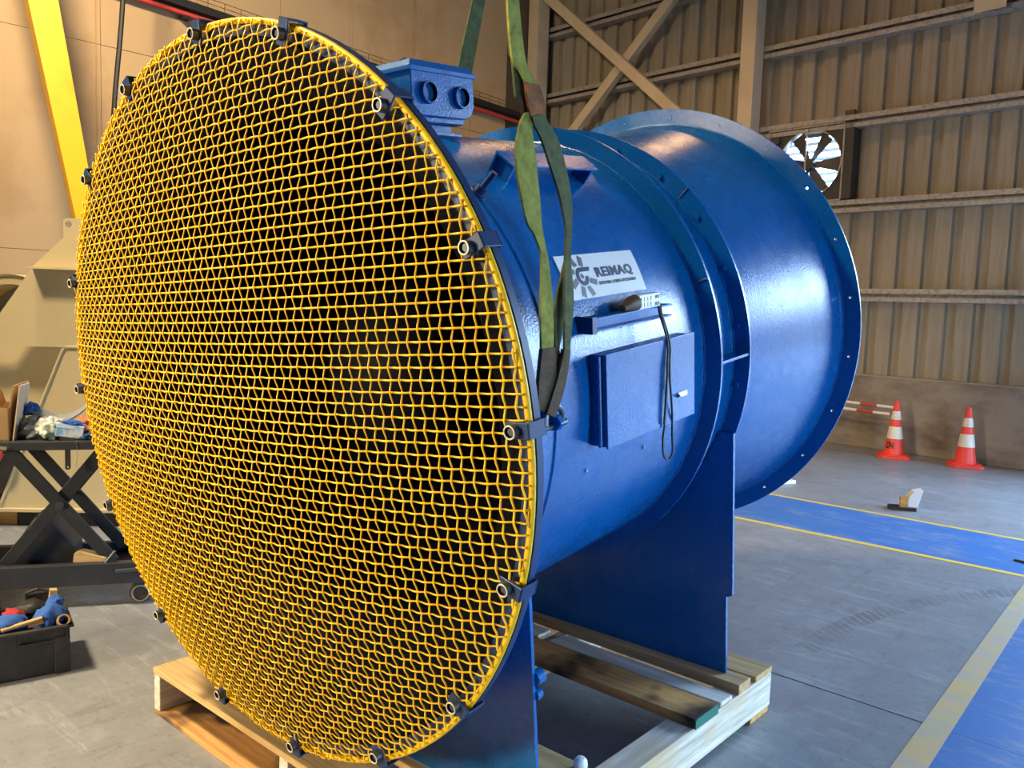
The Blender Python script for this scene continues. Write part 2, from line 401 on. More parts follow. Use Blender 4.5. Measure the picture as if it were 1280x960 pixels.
# left wall of sheets
XL = -8.294
lw = MB(); lw.box((XL-.3, -10, 0), (XL-.022, YB+.2, 9.2)); wall_left = struct(lw.build('wall_left', m_panelb))
for i in range(-10, 6):
    y0 = 2.348+1.156*i; y1 = y0+1.156
    if i == 5: y1 = 8.94
    if y0 > 8.9: continue
    for z0, z1 in ((.02, 2.155), (2.155, 4.59), (4.59, 7.03), (7.03, 9.15)):
        b = MB(); off = random.uniform(-.003, .003)
        b.box((XL-.022, y0+.003, z0+.003), (XL+off, y1-.003, z1-.003)); b.build('wall_panel', m_panel, wall_left)
for y0 in (2.348, 5.816, 6.972):      # joint battens
    for k in range(2):
        b = MB(); b.box((XL, y0-.05-.012*k, .1), (XL+.006, y0-.044-.012*k, 9)); b.build('joint_bead', m_panel, wall_left)
# the rest of the shed, outside the frame
X = 8.2
b = MB(); b.box((X, -10, 0), (X+.2, SIDE['y0'], 9.2)); b.box((X, SIDE['y1'], 0), (X+.2, YB+.2, 9.2)); b.box((X, SIDE['y0'], SIDE['z1']), (X+.2, SIDE['y1'], 9.2)); struct(b.build('wall_right', m_sheet))
b = MB(); b.box((DOOR['x0']-.14, YB, 0), (DOOR['x0']+.06, YB+.24, DOOR['z1']+.1)); b.box((DOOR['x1']-.06, YB, 0), (DOOR['x1']+.14, YB+.24, DOOR['z1']+.1)); b.box((DOOR['x0'], YB, DOOR['z1']-.02), (DOOR['x1'], YB+.24, DOOR['z1']+.1))
struct(b.build('trim_5', m_colm))
b = MB(); b.box((XL-.3, -10.2, 0), (X+.2, -10, 9.2)); struct(b.build('wall_front', m_sheet))
b = MB(); b.box((XL-.3, -10.2, 9.2), (X+.2, YB+.25, 9.4)); struct(b.build('ceiling', m_roof))

b = MB(); b.box((-40, 14, -.22), (60, 60, -.02)); b.box((14, -40, -.22), (60, 14, -.02)); struct(b.build('ground', m_conc))
b = MB(); b.box((-12, 24, -.02), (34, 24.3, 4.6)); struct(b.build('wall_sky_block', m_conc))  # unseen wall added to darken the low sky reflected in the casing

# ---- red pipe and cable tray along the left wall
pr = thing('pipe_run', 'red service pipe under a black cable tray high on the panelled wall', 'pipe', hall(XL, 2.77, 5.1), (0, 0, BY))
def pz(y): return 5.20-.048*(y-2.77)-5.1
def ply(y): return y-2.77
b = MB(); b.cyl((.09, ply(-4), pz(-4)), (.09, ply(9.3), pz(9.3)), .028, 12); b.build('pipe', m_red, pr, smooth=True)
b = MB(); b.prism([(.03, 0), (.16, 0), (.16, .09), (.15, .09), (.15, .01), (.03, .01)], 0, 1, 'y')
b.v = [(x_, ply(-4+13.3*y_), pz(-4+13.3*y_)+.06+z_) for x_, y_, z_ in b.v]; b.build('tray', m_black, pr)
for zz in (.2, .26):
    b = MB(); b.cyl((.15, ply(-4), pz(-4)+zz), (.15, ply(9.3), pz(9.3)+zz), .005, 6); b.build('tray_wire', m_panelb, pr)
for k in range(60):
    y_ = -3.9+.22*k; b = MB(); b.cyl((.15, ply(y_), pz(y_)+.13), (.15, ply(y_), pz(y_)+.26), .004, 5); b.build('tray_post', m_panelb, pr)
for y_ in (1.2, 3.32, 5.4, 7.5):
    b = MB(); b.box((0, ply(y_)-.05, pz(y_)-.06), (.13, ply(y_)+.05, pz(y_)-.028)); b.build('pipe_clip', m_black, pr)
b = MB(); b.tube(smoothpath([(-6.99, 2.90, 7.4), (-6.985, 2.76, 4.9), (-6.95, 2.63, 3.6), (-6.94, 2.58, 2.4), (-6.93, 2.56, 1.2)], 5), .028, 8)
tag(b.build('hanging_cable', m_black, smooth=True), 'black cable hanging down in front of the panelled wall', 'cable')

# ---- louvred wall fan
EX = Vector((-3.118, YB+.02, 3.772))
ex = thing('exhaust_fan', 'square louvred exhaust fan set into the sheeted wall with daylight behind', 'fan', hall(EX.x, EX.y, 3.26), (0, 0, BY))
z0 = EX.z-3.26; R0 = .445
vs, fs = flat2d('p', [[(-.60, -.50), (.46, -.50), (.46, .49), (-.60, .49)], circle(0, 0, R0, 40)], .012)
b = MB(); b.add([(v.x, .0+v.z, v.y+z0) for v in vs], fs); b.build('face_panel', m_motor, ex)
b = MB()
for a0, a1 in (((-.62, -.52), (-.60, .51)), ((.46, -.52), (.48, .51))): b.box((a0[0], -.03, a0[1]+z0), (a1[0], .16, a1[1]+z0))
b.box((-.62, -.03, .49+z0), (.48, .16, .51+z0)); b.box((-.62, -.03, -.52+z0), (.48, .16, -.50+z0)); b.build('outer_frame', m_galv, ex)
b = MB(); b.box((.48, -.02, -.5+z0), (.60, .17, .5+z0)); b.build('side_post', m_motor, ex)
T = Matrix.Translation((0, 0, z0))
b = MB(); b.lathe([(R0, -.03), (R0+.012, -.03), (R0+.012, .08), (R0, .08)], 40, mtx=T); b.build('shroud_ring', m_steel, ex, smooth=True)
b = MB(); b.lathe([(.001, -.05), (.07, -.045), (.085, 0), (.085, .06), (.001, .06)], 20, closed=False, mtx=T); b.build('hub', m_motor, ex, smooth=True)
bl = MB(); vv = []; nn_ = 6
for i in range(nn_+1):
    r_ = .07+(.425-.07)*i/nn_; hw = .045+.06*(r_-.07)/.355; tw = .55-.35*i/nn_
    for s_ in (-1, 1):
        for th in (-.004, .004): vv.append((r_, s_*hw*math.sin(tw)*.9+th+.01, s_*hw*math.cos(tw)))
ff = []
for i in range(nn_):
    a = i*4; c_ = a+4
    ff += [(a, c_, c_+1, a+1), (a+1, c_+1, c_+3, a+3), (a+3, c_+3, c_+2, a+2), (a+2, c_+2, c_, a)]
ff += [(0, 1, 3, 2), (nn_*4, nn_*4+2, nn_*4+3, nn_*4+1)]
bl.add(vv, ff); first = bl.build('blade', m_motor, ex); first.location = (0, 0, z0)
for k, a in enumerate((57, 117, 177, 237, 297, -4)):
    o = first if k == 0 else dup(first, ex); o.rotation_euler = (0, -math.radians(a), 0)
b = MB(); b.box((-.052, -.05, z0-.46), (-.032, -.03, z0+.47)); b.build('strut', m_steel, ex)
b = MB(); b.lathe([(.001, -.06), (.05, -.06), (.06, -.03), (.06, .0), (.001, .0)], 16, closed=False, mtx=Matrix.Translation((-.49, 0, z0+.36))); b.build('pulley', m_motor, ex, smooth=True)
for k in range(9):
    zz = z0-.44+.105*k; b = MB(); mt = Matrix.Translation((0, .12, zz)) @ Matrix.Rotation(math.radians(-38), 4, 'X')
    b.box((-.58, -.004, -.032), (.45, .004, .032), mt); b.build('louvre_slat', m_louv, ex)

# ---- traffic cones and barrier poles
def cone(loc, label, letters):
    t = thing('traffic_cone', label, 'cone', loc, (0, 0, .35), 'traffic cones by the concrete wall')
    b = MB(); s_ = .185
    oct_ = [(-s_, -s_+.05), (-s_+.05, -s_), (s_-.05, -s_), (s_, -s_+.05), (s_, s_-.05), (s_-.05, s_), (-s_+.05, s_), (-s_, s_-.05)]
    b.prism(oct_, 0, .03, 'z'); b.prism([(x_*.86, y_*.86) for x_, y_ in oct_], .03, .045, 'z'); b.build('base', m_orange, t, bevel=.006)
    def rz(z): return .118-(.118-.026)*(z-.045)/(.70-.045)
    b = MB(); b.lathe([(rz(.045), .045), (rz(.69), .69), (rz(.70)-.006, .70), (.012, .70)], 28, 'z', closed=False); b.build('body', m_orange, t, smooth=True)
    for za, zb in ((.235, .385), (.47, .575)):
        b = MB(); b.lathe([(rz(za)+.0005, za), (rz(za)+.003, za+.002), (rz(zb)+.003, zb-.002), (rz(zb)+.0005, zb)], 28, 'z', closed=False); b.build('reflective_collar', m_refl, t, smooth=True)
    if letters:
        vs, fs, (x0, x1, y0, y1) = text_mesh(letters, .1, .004)
        b = MB(); out = []
        for v in vs:
            z = .115+(v.y-y0)/(y1-y0)*.085; a = -PI/2-.03-.35-.20+((v.x-x0)/(x1-x0)-.5)*.85+.0
            r_ = rz(z)+.0025+v.z; out.append((r_*math.cos(a), r_*math.sin(a), z))
        b.add(out, fs); b.build('lettering', m_black, t)
    return t
cone((-.823, 9.42, 0), 'orange traffic cone with dark lettering and barrier poles clipped to its top', 'DN')
cone((-.037, 9.46, 0), 'plain orange traffic cone with two white bands standing by itself at the wall', None)
for z, lab in ((.613, 'upper red and white striped barrier pole reaching from the lettered cone'), (.525, 'lower red and white striped barrier pole reaching from the lettered cone')):
    b = MB(); L = 1.9
    for i in range(9):
        xa = -i*L/9; xb = -(i+1)*L/9
        b.cyl((xa, 0, 0), (xb, 0, 0), .0185, 10, k=i % 2)
    o = b.build('barrier_pole', [m_refl, m_red], smooth=True); o.location = (-.86-(.04 if z < .57 else 0), 9.43, z); o.rotation_euler = (0, .012, -.12)
    tag(o, lab, 'pole', 'striped barrier poles')
# small things on the far floor
t = thing('packing_block', 'white foam and timber block standing on the floor beyond the blue strip', 'block', (.16, 6.50, 0), (0, 0, .45))
b = MB(); b.prism([(-.06, .03), (.07, .03), (.11, .19), (.03, .17)], -.04, .10); b.build('foam_wedge', m_white, t, bevel=.006)
b = MB(); b.box((-.075, -.05, .03), (-.01, .0, .12)); b.build('timber_end', m_bwood, t)
b = MB(); b.box((-.16, -.06, 0), (.06, .06, .03)); b.build('foot', m_black, t)
b = MB(); b.box((-.27, -.05, 0), (.27, .05, .035)); o = b.build('white_offcut', m_white, bevel=.004); o.location = (-1.16, 6.60, 0); o.rotation_euler = (0, 0, 1.1)
tag(o, 'white board offcut lying on the floor below the far flange', 'board')
b = MB(); b.box((-.05, -.012, 0), (.05, .012, .012)); o = b.build('floor_scrap', m_black); o.location = (1.23, 5.40, .002); o.rotation_euler = (0, 0, -.3)
tag(o, 'small black scrap lying on the blue painted strip', 'scrap')

# ================================================================== FAN
FZ = 1.349
fan = thing('ventilation_fan', 'large blue axial ventilation fan with yellow mesh inlet guard on timber pallet', 'fan', (0, 0, FZ), (.1198, 0, .0311))
def fp(name, mb, m, par=fan, **kw): return mb.build(name, m, par, **kw)
RC = .842
# inlet bell and casing
bell_o = []; bell_i = []
for i in range(13):
    a = PI/2*i/12; y_ = .43-.40*math.sin(a)*1.0; r_ = RC+.225*(1-math.cos(a))
    bell_o.append((r_, y_)); bell_i.append((r_-.008, y_-.004))
b = MB(); b.lathe(bell_o+bell_i[::-1], 128); fp('inlet_bell', b, m_blue, smooth=True)
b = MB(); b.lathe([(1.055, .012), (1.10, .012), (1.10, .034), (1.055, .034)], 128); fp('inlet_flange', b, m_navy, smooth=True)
b = MB(); b.lathe([(RC, .43), (RC, 1.59), (RC-.008, 1.59), (RC-.008, .43)], 128); fp('casing', b, m_blue, smooth=True)
b = MB(); b.lathe([(RC+.001, .425), (RC+.005, .428), (RC+.005, .433), (RC+.001, .436)], 128); fp('weld_bead', b, m_blue, smooth=True)
def flange(name, y0, y1, ri, ro, nh=0, rh=0, hr=.009, m=m_blue, off=0.):
    b = MB()
    if not nh: b.lathe([(ri, y0), (ro, y0), (ro, y1), (ri, y1)], 144)
    else:
        for k in range(nh):
            a0 = 2*PI*k/nh+off; st = 2*PI/nh; q = 6; outer = []
            for i in range(q): outer.append((ro, a0-st/2+st*i/q))
            for i in range(2): outer.append((ro+(ri-ro)*i/2, a0+st/2))
            for i in range(q): outer.append((ri, a0+st/2-st*i/q))
            for i in range(2): outer.append((ri+(ro-ri)*i/2, a0-st/2))
            pts = [(r*math.cos(a), r*math.sin(a)) for r, a in outer]; cx, cy = rh*math.cos(a0), rh*math.sin(a0)
            hole = []
            for (px, py) in pts:
                g = math.atan2(py-cy, px-cx); hole.append((cx+hr*math.cos(g), cy+hr*math.sin(g)))
            n = len(pts)
            vs = [(p[0], y, p[1]) for y in (y0, y1) for p in pts]+[(p[0], y, p[1]) for y in (y0, y1) for p in hole]
            fs = []
            for i in range(n):
                j = (i+1) % n
                fs += [(i, j, 2*n+j, 2*n+i), (n+i, 3*n+i, 3*n+j, n+j), (2*n+i, 2*n+j, 3*n+j, 3*n+i)]
                if i < q or q+2 <= i < 2*q+2: fs.append((i, n+i, n+j, j))
            b.add(vs, fs)
    return fp(name, b, m, smooth=True, sharp=30)
flange('front_flange', 1.336, 1.348, RC-.002, .907)
flange('middle_flange', 1.58, 1.592, RC-.002, .907, 24, .864, .007, off=math.radians(7))
flange('end_flange', 2.420, 2.432, .972, 1.055, 24, 1.016, .0065, off=math.radians(8))
b = MB(); b.lathe([(.848, 1.592), (.979, 2.42), (.971, 2.42), (.840, 1.592)], 128); fp('end_cone', b, m_blue, smooth=True)
for (rr, yy, rad) in ((RC+.002, 1.333, .005), (RC+.002, 1.577, .005), (.979, 2.415, .006)):
    b = MB(); pts = []
    for i in range(288):
        a = 2*PI*i/288; j = random.uniform(-.0012, .0012); pts.append(((rr+j)*math.cos(a), yy+j, (rr+j)*math.sin(a)))
    b.tube(pts, [rad*random.uniform(.75, 1.15) for _ in pts], 5, closed=True); fp('weld_bead', b, m_blue, smooth=True)
def polar(a, r, y): return (r*math.cos(a), y, r*math.sin(a))
for a, y_, r0, r1 in ((19.5, 1.3345, .855, .905), (44, 1.5785, .855, .905)):
    a = math.radians(a); b = MB(); b.tube([polar(a, r0, y_), polar(a, r1, y_)], .003, 6); fp('splice_weld', b, m_weld)
def radial_box(a, r0, r1, y0, y1, hw, m, name, bev=.001):
    mt = Matrix.Rotation(-math.radians(a), 4, 'Y'); b = MB(); b.box((r0, y0, -hw), (r1, y1, hw), mt); return fp(name, b, m, bevel=bev)
for a in (0, 90, 180): radial_box(a, RC, .903, 1.348, 1.58, .005, m_blue, 'gusset')
bo = MB(); bo.lathe([(.001, -.010), (.0095, -.010), (.0105, -.008), (.0105, 0), (.001, 0)], 6, closed=False)
bolt0 = fp('flange_bolt', bo, m_blue)
first = True
for k in range(24):
    a = math.radians(7+15*k)
    o = bolt0 if first else dup(bolt0, fan); first = False
    o.location = polar(a, .864, 1.58)
# inside: hub, nose and blades
b = MB(); nose = [(.001, .42)]+[(.33*math.sin(PI/2*i/8), .68-.26*math.cos(PI/2*i/8)) for i in range(1, 9)]+[(.33, 2.2), (.001, 2.2)]
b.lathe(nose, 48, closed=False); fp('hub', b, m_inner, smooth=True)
bl = MB(); vv = []; nn_ = 8
for i in range(nn_+1):
    r_ = .32+.51*i/nn_; tw = math.radians(30+25*i/nn_); hw = .17-.03*i/nn_
    for s_ in (-1, -.33, .33, 1):
        cam_ = .02*(1-s_*s_)
        for th in (-.006, .006): vv.append((r_, .86+s_*hw*math.cos(tw)+th+cam_, s_*hw*math.sin(tw)))
ff = []
for i in range(nn_):
    a = i*8; c_ = a+8
    for j in range(3): ff += [(a+2*j, c_+2*j, c_+2*j+2, a+2*j+2), (a+2*j+1, a+2*j+3, c_+2*j+3, c_+2*j+1)]
    ff += [(a, a+1, c_+1, c_), (a+6, c_+6, c_+7, a+7)]
for e_ in (0, nn_*8): ff += [tuple(e_+j for j in (0, 2, 3, 1)), tuple(e_+j for j in (2, 4, 5, 3)), tuple(e_+j for j in (4, 6, 7, 5))]
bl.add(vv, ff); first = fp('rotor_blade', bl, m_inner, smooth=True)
for k in range(9):
    o = first if k == 0 else dup(first, fan); o.rotation_euler = (0, math.radians(40*k+12), 0)
b = MB(); b.lathe([(.33, 1.5), (RC-.01, 1.5), (RC-.01, 1.51), (.33, 1.51)], 64); fp('rear_light_block', b, m_inner)  # disc added inside to stop light from the open rear end
b = MB(); b.lathe([(RC-.010, .43), (RC-.010, 1.5), (RC-.013, 1.5), (RC-.013, .43)], 96); fp('casing_shade_skin', b, m_inner, smooth=True)  # near-black skin added so the casing interior reads as shaded
b = MB(); b.lathe([(r_-.0105, y_-.0045) for r_, y_ in bell_o]+[(r_-.013, y_-.006) for r_, y_ in bell_o[::-1]], 96); fp('bell_shade_skin', b, m_inner, smooth=True)  # same painted shade laid over the inside of the bell
# inlet guard: domed woven wire in a round rim
DOME = .14; RR = 1.088; PITCH = .0294; WR = .0027
guard = MB(); guard.tube([polar(2*PI*i/160, RR+.003, .004) for i in range(160)], .0085, 10, closed=True)
guard = fp('inlet_guard', guard, m_yel, smooth=True)
ca, sa = math.cos(.045), math.sin(.045)
def wire(k, horiz):
    off = (k+.5)*PITCH; half = math.sqrt(max(0, (RR+.004)**2-off*off))
    if half < .03: return
    n = max(4, int(2*half/(PITCH/6))); pts = []
    for i in range(n+1):
        s_ = -half+2*half*i/n
        X_, Z_ = (s_, off) if horiz else (off, s_)
        rr = math.hypot(X_, Z_)/RR
        ph = math.cos(PI*(s_/PITCH-.5))*(1 if k % 2 == 0 else -1)*(1 if horiz else -1)
        y_ = -.010-DOME*(1-rr*rr)+ph*.0036
        pts.append((X_*ca-Z_*sa, y_, X_*sa+Z_*ca))
    b = MB(); b.tube(pts, WR, 4); fp('guard_wire', b, m_yel, guard, smooth=True, sharp=180)
for k in range(-37, 37):
    wire(k, True); wire(k, False)
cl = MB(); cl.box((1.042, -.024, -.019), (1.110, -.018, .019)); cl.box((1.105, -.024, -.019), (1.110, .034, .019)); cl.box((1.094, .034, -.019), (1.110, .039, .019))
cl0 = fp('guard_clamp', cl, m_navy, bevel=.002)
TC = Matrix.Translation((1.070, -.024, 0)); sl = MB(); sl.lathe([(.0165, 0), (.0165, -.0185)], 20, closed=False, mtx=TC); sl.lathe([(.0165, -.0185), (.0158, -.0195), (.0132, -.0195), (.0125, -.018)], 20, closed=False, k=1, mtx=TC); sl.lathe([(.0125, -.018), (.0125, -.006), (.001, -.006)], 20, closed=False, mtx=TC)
sl0 = sl.build('clamp_sleeve', [m_bolt, m_ring], cl0, smooth=True)
bb = MB(); bb.lathe([(.0095, -.006), (.0095, -.013), (.001, -.013)], 6, closed=False, mtx=Matrix.Translation((1.070, -.024, 0)))
bb0 = bb.build('clamp_bolt', m_bolt, cl0)
for k, a in enumerate((47.7, 25.9, 3.8, -16.5, -38.5, -61, -84, -106, -128.5, -154, -178.5, 159.5, 137, 114, 91, 70)):
    if k == 0: o = cl0
    else:
        o = dup(cl0, fan); dup(sl0, o); dup(bb0, o)
    o.rotation_euler = (0, -math.radians(a), 0)
# support plates
def plate(name, y0, y1, xr, ztop, zb, rc, notch):
    a_r = -math.asin(min(1, -ztop/rc)) if -ztop < rc else -PI/2
    pts = [(xr, ztop)]
    if notch: pts += [(xr, notch), (xr-.027, notch-.012), (xr-.027, zb), (-xr+.027, zb), (-xr+.027, notch-.012), (-xr, notch)]
    else: pts += [(xr, zb), (-xr, zb)]
    pts += [(-xr, ztop)]
    n = 40; aL = -PI-a_r
    for i in range(n+1):
        a = aL+(a_r-aL)*i/n; pts.append((rc*math.cos(a), rc*math.sin(a)))
    vs, fs = flat2d(name, [pts], y1-y0)
    b = MB(); b.add([(v.x, (y0+y1)/2+v.z, v.y) for v in vs], fs); return fp(name, b, m_blue)
plate('rear_support_plate', 1.565, 1.579, .850, -.312, -1.334, .846, -.985)
plate('front_support_plate', .270, .282, .850, -.36, -1.190, .860, None)
b = MB(); b.cyl((.845, .283, -.74), (.845, .315, -.74), .022, 10); b.cyl((.845, .283, -.79), (.845, .305, -.79), .016, 8); fp('earth_stud', b, m_blue, smooth=True)
# access box with hinged door
ab = MB(); ab.box((.79, .615, -.142), (.888, 1.15, .132)); ab0 = fp('access_box', ab, m_blue, bevel=.003)
b = MB(); b.box((.888, .612, -.146), (.894, 1.156, .136)); ad = b.build('door', m_blue, ab0, bevel=.002)
b = MB(); b.cyl((.872, .606, -.14), (.872, .606, .13), .006, 8); b.build('hinge', m_blue, ab0)
b = MB(); b.box((.894, 1.035, -.068), (.899, 1.095, -.052)); b.box((.899, 1.03, -.064), (.908, 1.075, -.056)); b.build('latch', m_steel, ad, bevel=.001)
b = MB()
for a, y_ in ((-15.2, .61), (-15.7, .95), (-8, 1.2)): b.lathe([(.001, .008), (.005, .006), (.006, 0)], 8, 'x', closed=False, mtx=Matrix.Rotation(-math.radians(a), 4, 'Y') @ Matrix.Translation((RC, y_, 0)))
fp('screw', b, m_steel)
# cable bracket channel
b = MB(); r0, r1 = .800, .866
for z_ in (.203, .238): b.box((r0, .60, z_-.0025), (r1, 1.055, z_+.0025))
b.box((r0+.02, .60, .203), (r0+.028, 1.055, .238)); fp('cable_bracket', b, m_blue2, bevel=.001)
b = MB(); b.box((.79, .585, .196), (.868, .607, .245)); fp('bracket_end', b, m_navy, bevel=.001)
# lifting bracket near the top
def tang(a, w_, h_): # tangent frame at an angle: returns matrix mapping (radial, y, tangential)
    return Matrix.Rotation(-math.radians(a), 4, 'Y')
b = MB(); mt = tang(52, 0, 0); b.box((RC-.01, .615, -.035), (.905, .627, .035), mt); b.box((RC-.01, 1.03, -.035), (.905, 1.042, .035), mt)
b.box((.897, .60, -.04), (.905, 1.06, .04), mt); b.box((RC-.005, .60, .03), (.90, 1.05, .038), mt); fp('lifting_bracket', b, m_blue, bevel=.002)
b = MB(); mt = tang(129, 0, 0); b.box((RC-.01, .615, -.035), (.905, .627, .035), mt); b.box((RC-.01, 1.03, -.035), (.905, 1.042, .035), mt)
b.box((.897, .60, -.04), (.905, 1.33, .04), mt); fp('lifting_bracket', b, m_blue, bevel=.002)
# padeye and shackle for the sling, both sides
for s_ in (1, -1):
    b = MB(); b.prism([(RC*s_-.01*s_, .03), (s_*.93, .02), (s_*.945, -.0), (s_*.93, -.02), (s_*(RC-.01), -.03)], .315, .335); pe = fp('padeye', b, m_blue, bevel=.003)
    b = MB(); pts = [(s_*.915+.0, .325+.036*math.cos(t_), .012+.03*math.sin(t_)) for t_ in [PI*i/10 for i in range(11)]]
    pts = [(s_*.915, .289, -.01)]+pts[::-1]+[(s_*.915, .361, -.01)]
    b.tube(pts, .008, 8); b.cyl((s_*.915, .275, -.008), (s_*.915, .375, -.008), .009, 10); b.build('shackle', m_bolt, pe, smooth=True)
# stud bolt
mt = Matrix.Rotation(-math.radians(46), 4, 'Y') @ Matrix.Translation((RC, .44, 0)) @ Matrix.Rotation(math.radians(12), 4, 'Z')
b = MB(); b.lathe([(.001, .0), (.026, 0), (.026, .006), (.018, .006), (.018, .024), (.010, .024), (.010, .078), (.001, .078)], 12, 'x', closed=False, mtx=Matrix(mt)); fp('stud_bolt', b, m_navy, smooth=True)
# terminal box on the crown
def rrect(y0, y1, z0_, z1_, r, n=8, top=.006):
    pts = []
    for (cx, cy, a0, rad) in ((y0+r, z0_+r, PI, r), (y1-r, z0_+r, 1.5*PI, r), (y1-top, z1_-top, 0, top), (y0+top, z1_-top, .5*PI, top)):
        k_ = n if rad == r else 3
        for i in range(k_+1): a = a0+PI/2*i/k_; pts.append((cx+rad*math.cos(a), cy+rad*math.sin(a)))
    return pts
tb = MB(); tb.prism(rrect(.58, .878, .878, 1.022, .055), -.2, .2, 'x'); tb0 = fp('terminal_box', tb, m_blue, smooth=True, sharp=35, bevel=.004)
b = MB(); y0, y1 = .572, .886
for (x_, ya, yb, za, zb) in ((.208, y0, y1, 1.014, 1.030),): b.box((-x_, ya, za), (x_, yb, zb))
b.add([(-.204, y0+.004, 1.03), (.204, y0+.004, 1.03), (.204, y1-.004, 1.03), (-.204, y1-.004, 1.03), (-.19, y0+.02, 1.052), (.19, y0+.02, 1.052), (.19, y1-.02, 1.052), (-.19, y1-.02, 1.052)], [(0, 1, 5, 4), (1, 2, 6, 5), (2, 3, 7, 6), (3, 0, 4, 7), (4, 5, 6, 7)])
b.build('lid', m_blue, tb0, bevel=.003)
b = MB()
for (x_, y_) in ((.15, .60), (-.15, .60), (.15, .86), (-.15, .86)): b.lathe([(.012, 1.052), (.012, 1.058), (.001, 1.06)], 8, 'z', closed=False, mtx=Matrix.Translation((x_, y_, 0)))
b.build('lid_screw', m_bolt, tb0)
for (y_, z_) in ((.650, .950), (.806, .946)):
    b = MB(); TG = Matrix.Translation((0, y_, z_)); b.lathe([(.036, .195), (.036, .216), (.034, .218), (.0305, .218)], 24, 'x', closed=False, mtx=TG); b.lathe([(.0305, .218), (.0305, .11), (.001, .11)], 24, 'x', closed=False, mtx=TG, k=1)
    b.build('gland_hole', [m_blue, m_inner], tb0, smooth=True)
b = MB(); b.box((-.17, .60, .82), (.17, .84, .836)); b.box((-.14, .62, .836), (.14, .82, .862)); b.box((-.18, .595, .862), (.18, .845, .88)); fp('terminal_box_base', b, m_blue, bevel=.002)
# name plate
def wrap(vs, y0, v0, sx, sy, org, r): # flat (x right, y up) to the casing surface
    out = []
    for v in vs:
        a = (v0+(v.y-org[1])*sy)/.845; q = r+v.z
        out.append((q*math.cos(a), y0+(v.x-org[0])*sx, q*math.sin(a)))
    return out
b = MB(); a0, a1 = .297/.845, .438/.845; n = 10; vs = []
for i in range(n+1):
    a = a0+(a1-a0)*i/n
    for r_ in (RC-.001, RC+.003):
        for y_ in (.586, 1.015): vs.append(polar(a, r_, y_))
fs = []
for i in range(n):
    o_ = i*4; p_ = o_+4
    fs += [(o_, o_+1, p_+1, p_), (o_+2, p_+2, p_+3, o_+3), (o_, p_, p_+2, o_+2), (o_+1, o_+3, p_+3, p_+1)]
fs += [(0, 2, 3, 1), (n*4, n*4+1, n*4+3, n*4+2)]
b.add(vs, fs); sign = fp('name_plate', b, m_white, smooth=True)
vs, fs, (x0, x1, y0, y1) = text_mesh('REIMAQ', .06, .0021, space=1.12)
b = MB(); b.add(wrap(vs, .762, .3515, .208/(x1-x0), .0385/(y1-y0), (x0, y0), RC+.0042), fs); b.build('lettering', m_ink, sign)
vs, fs, (x0, x1, y0, y1) = text_mesh('INDUSTRIAL & MINING VENTILATION', .06, .0006, space=1.05)
b = MB(); b.add(wrap(vs, .760, .3325, .211/(x1-x0), .0105/(y1-y0), (x0, y0), RC+.0042), fs); b.build('lettering', m_inkg, sign)
def decal(loops, m, name):
    vs, fs = flat2d(name, loops, .001); b = MB(); b.add(wrap(vs, .686, .366, 1, 1, (0, 0), RC+.0042), fs); b.build(name, m, sign)
for k in range(8):                      # radiating vanes of the emblem
    a = math.radians(20+45*k); rin, rout, hw = .036, .068, .0105
    if k == 0: continue
    d = (math.cos(a), math.sin(a)); q = (-d[1], d[0])
    decal([[(d[0]*r_+q[0]*h_+(.006*q[0] if r_ == rout else 0), d[1]*r_+q[1]*h_+(.006*q[1] if r_ == rout else 0)) for r_, h_ in ((rin, -hw*.8), (rout, -hw), (rout, hw*.8), (rin, hw*.8))]], m_inkg, 'emblem_vane')
cpts = [(.050, .030), (.046, .015)]
arc_o = [(.029*math.cos(math.radians(a)), .029*math.sin(math.radians(a))-.001) for a in range(100, 361, 13)]
arc_i = [(.016*math.cos(math.radians(a)), .016*math.sin(math.radians(a))-.001) for a in range(360, 99, -13)]
decal([[(.052, .028), (-.005, .028)]+arc_o+arc_i+[(-.003, .0148), (.044, .0148)]], m_ink, 'emblem_letter')
gear = []
for k in range(16): r_ = .0085 if k % 2 else .0062; a = 2*PI*k/16; gear.append((r_*math.cos(a)-.001, r_*math.sin(a)))
decal([gear, circle(-.001, 0, .003, 10)], m_inkg, 'emblem_gear')

FM = Matrix.Translation((0, 0, FZ)) @ Euler((.1198, 0, .0311)).to_matrix().to_4x4()
def F(x_, y_, z_): return FM @ Vector((x_, y_, z_))
# connector and dangling cable lying on the bracket
t = thing('cable_connector', 'white multipole plug with brown boot on bracket beside the name plate, cable dangling', 'connector', F(.845, .90, .2405), (.1198, 0, .0311))
T0 = Matrix.Rotation(math.radians(-6), 4, 'X')
b = MB(); b.box((-.012, -.055, .0), (.022, .075, .045)); b.build('plug_body', m_lug, t, bevel=.003)
for i in range(4):
    for j in range(2):
        b = MB(); b.box((.0221, -.046+.02*i, .006+.018*j), (.0255, -.032+.02*i, .019+.018*j)); b.build('contact_cell', m_white, t)
for j in range(2):
    b = MB(); b.box((.0221, .045, .006+.022*j), (.0245, .066, .016+.022*j)); b.build('slot', m_brown, t)
b = MB(); b.tube([(.004, -.052, .022), (.004, -.085, .02), (.004, -.125, .012)], [.026, .023, .012], 12); b.build('boot', m_brown, t, smooth=True)
def fl_(p): return F(*p)
path = [(.872, .955, .243), (.876, .955, .215), (.898, .961, .135), (.903, .955, .04), (.902, .944, -.06), (.900, .936, -.14), (.893, .936, -.19), (.88, .965, -.25), (.872, 1.01, -.277), (.874, 1.035, -.255), (.884, 1.015, -.19), (.901, .985, -.10), (.905, .965, .0), (.903, .968, .06), (.900, .974, .128), (.878, .966, .215), (.874, .965, .243)]
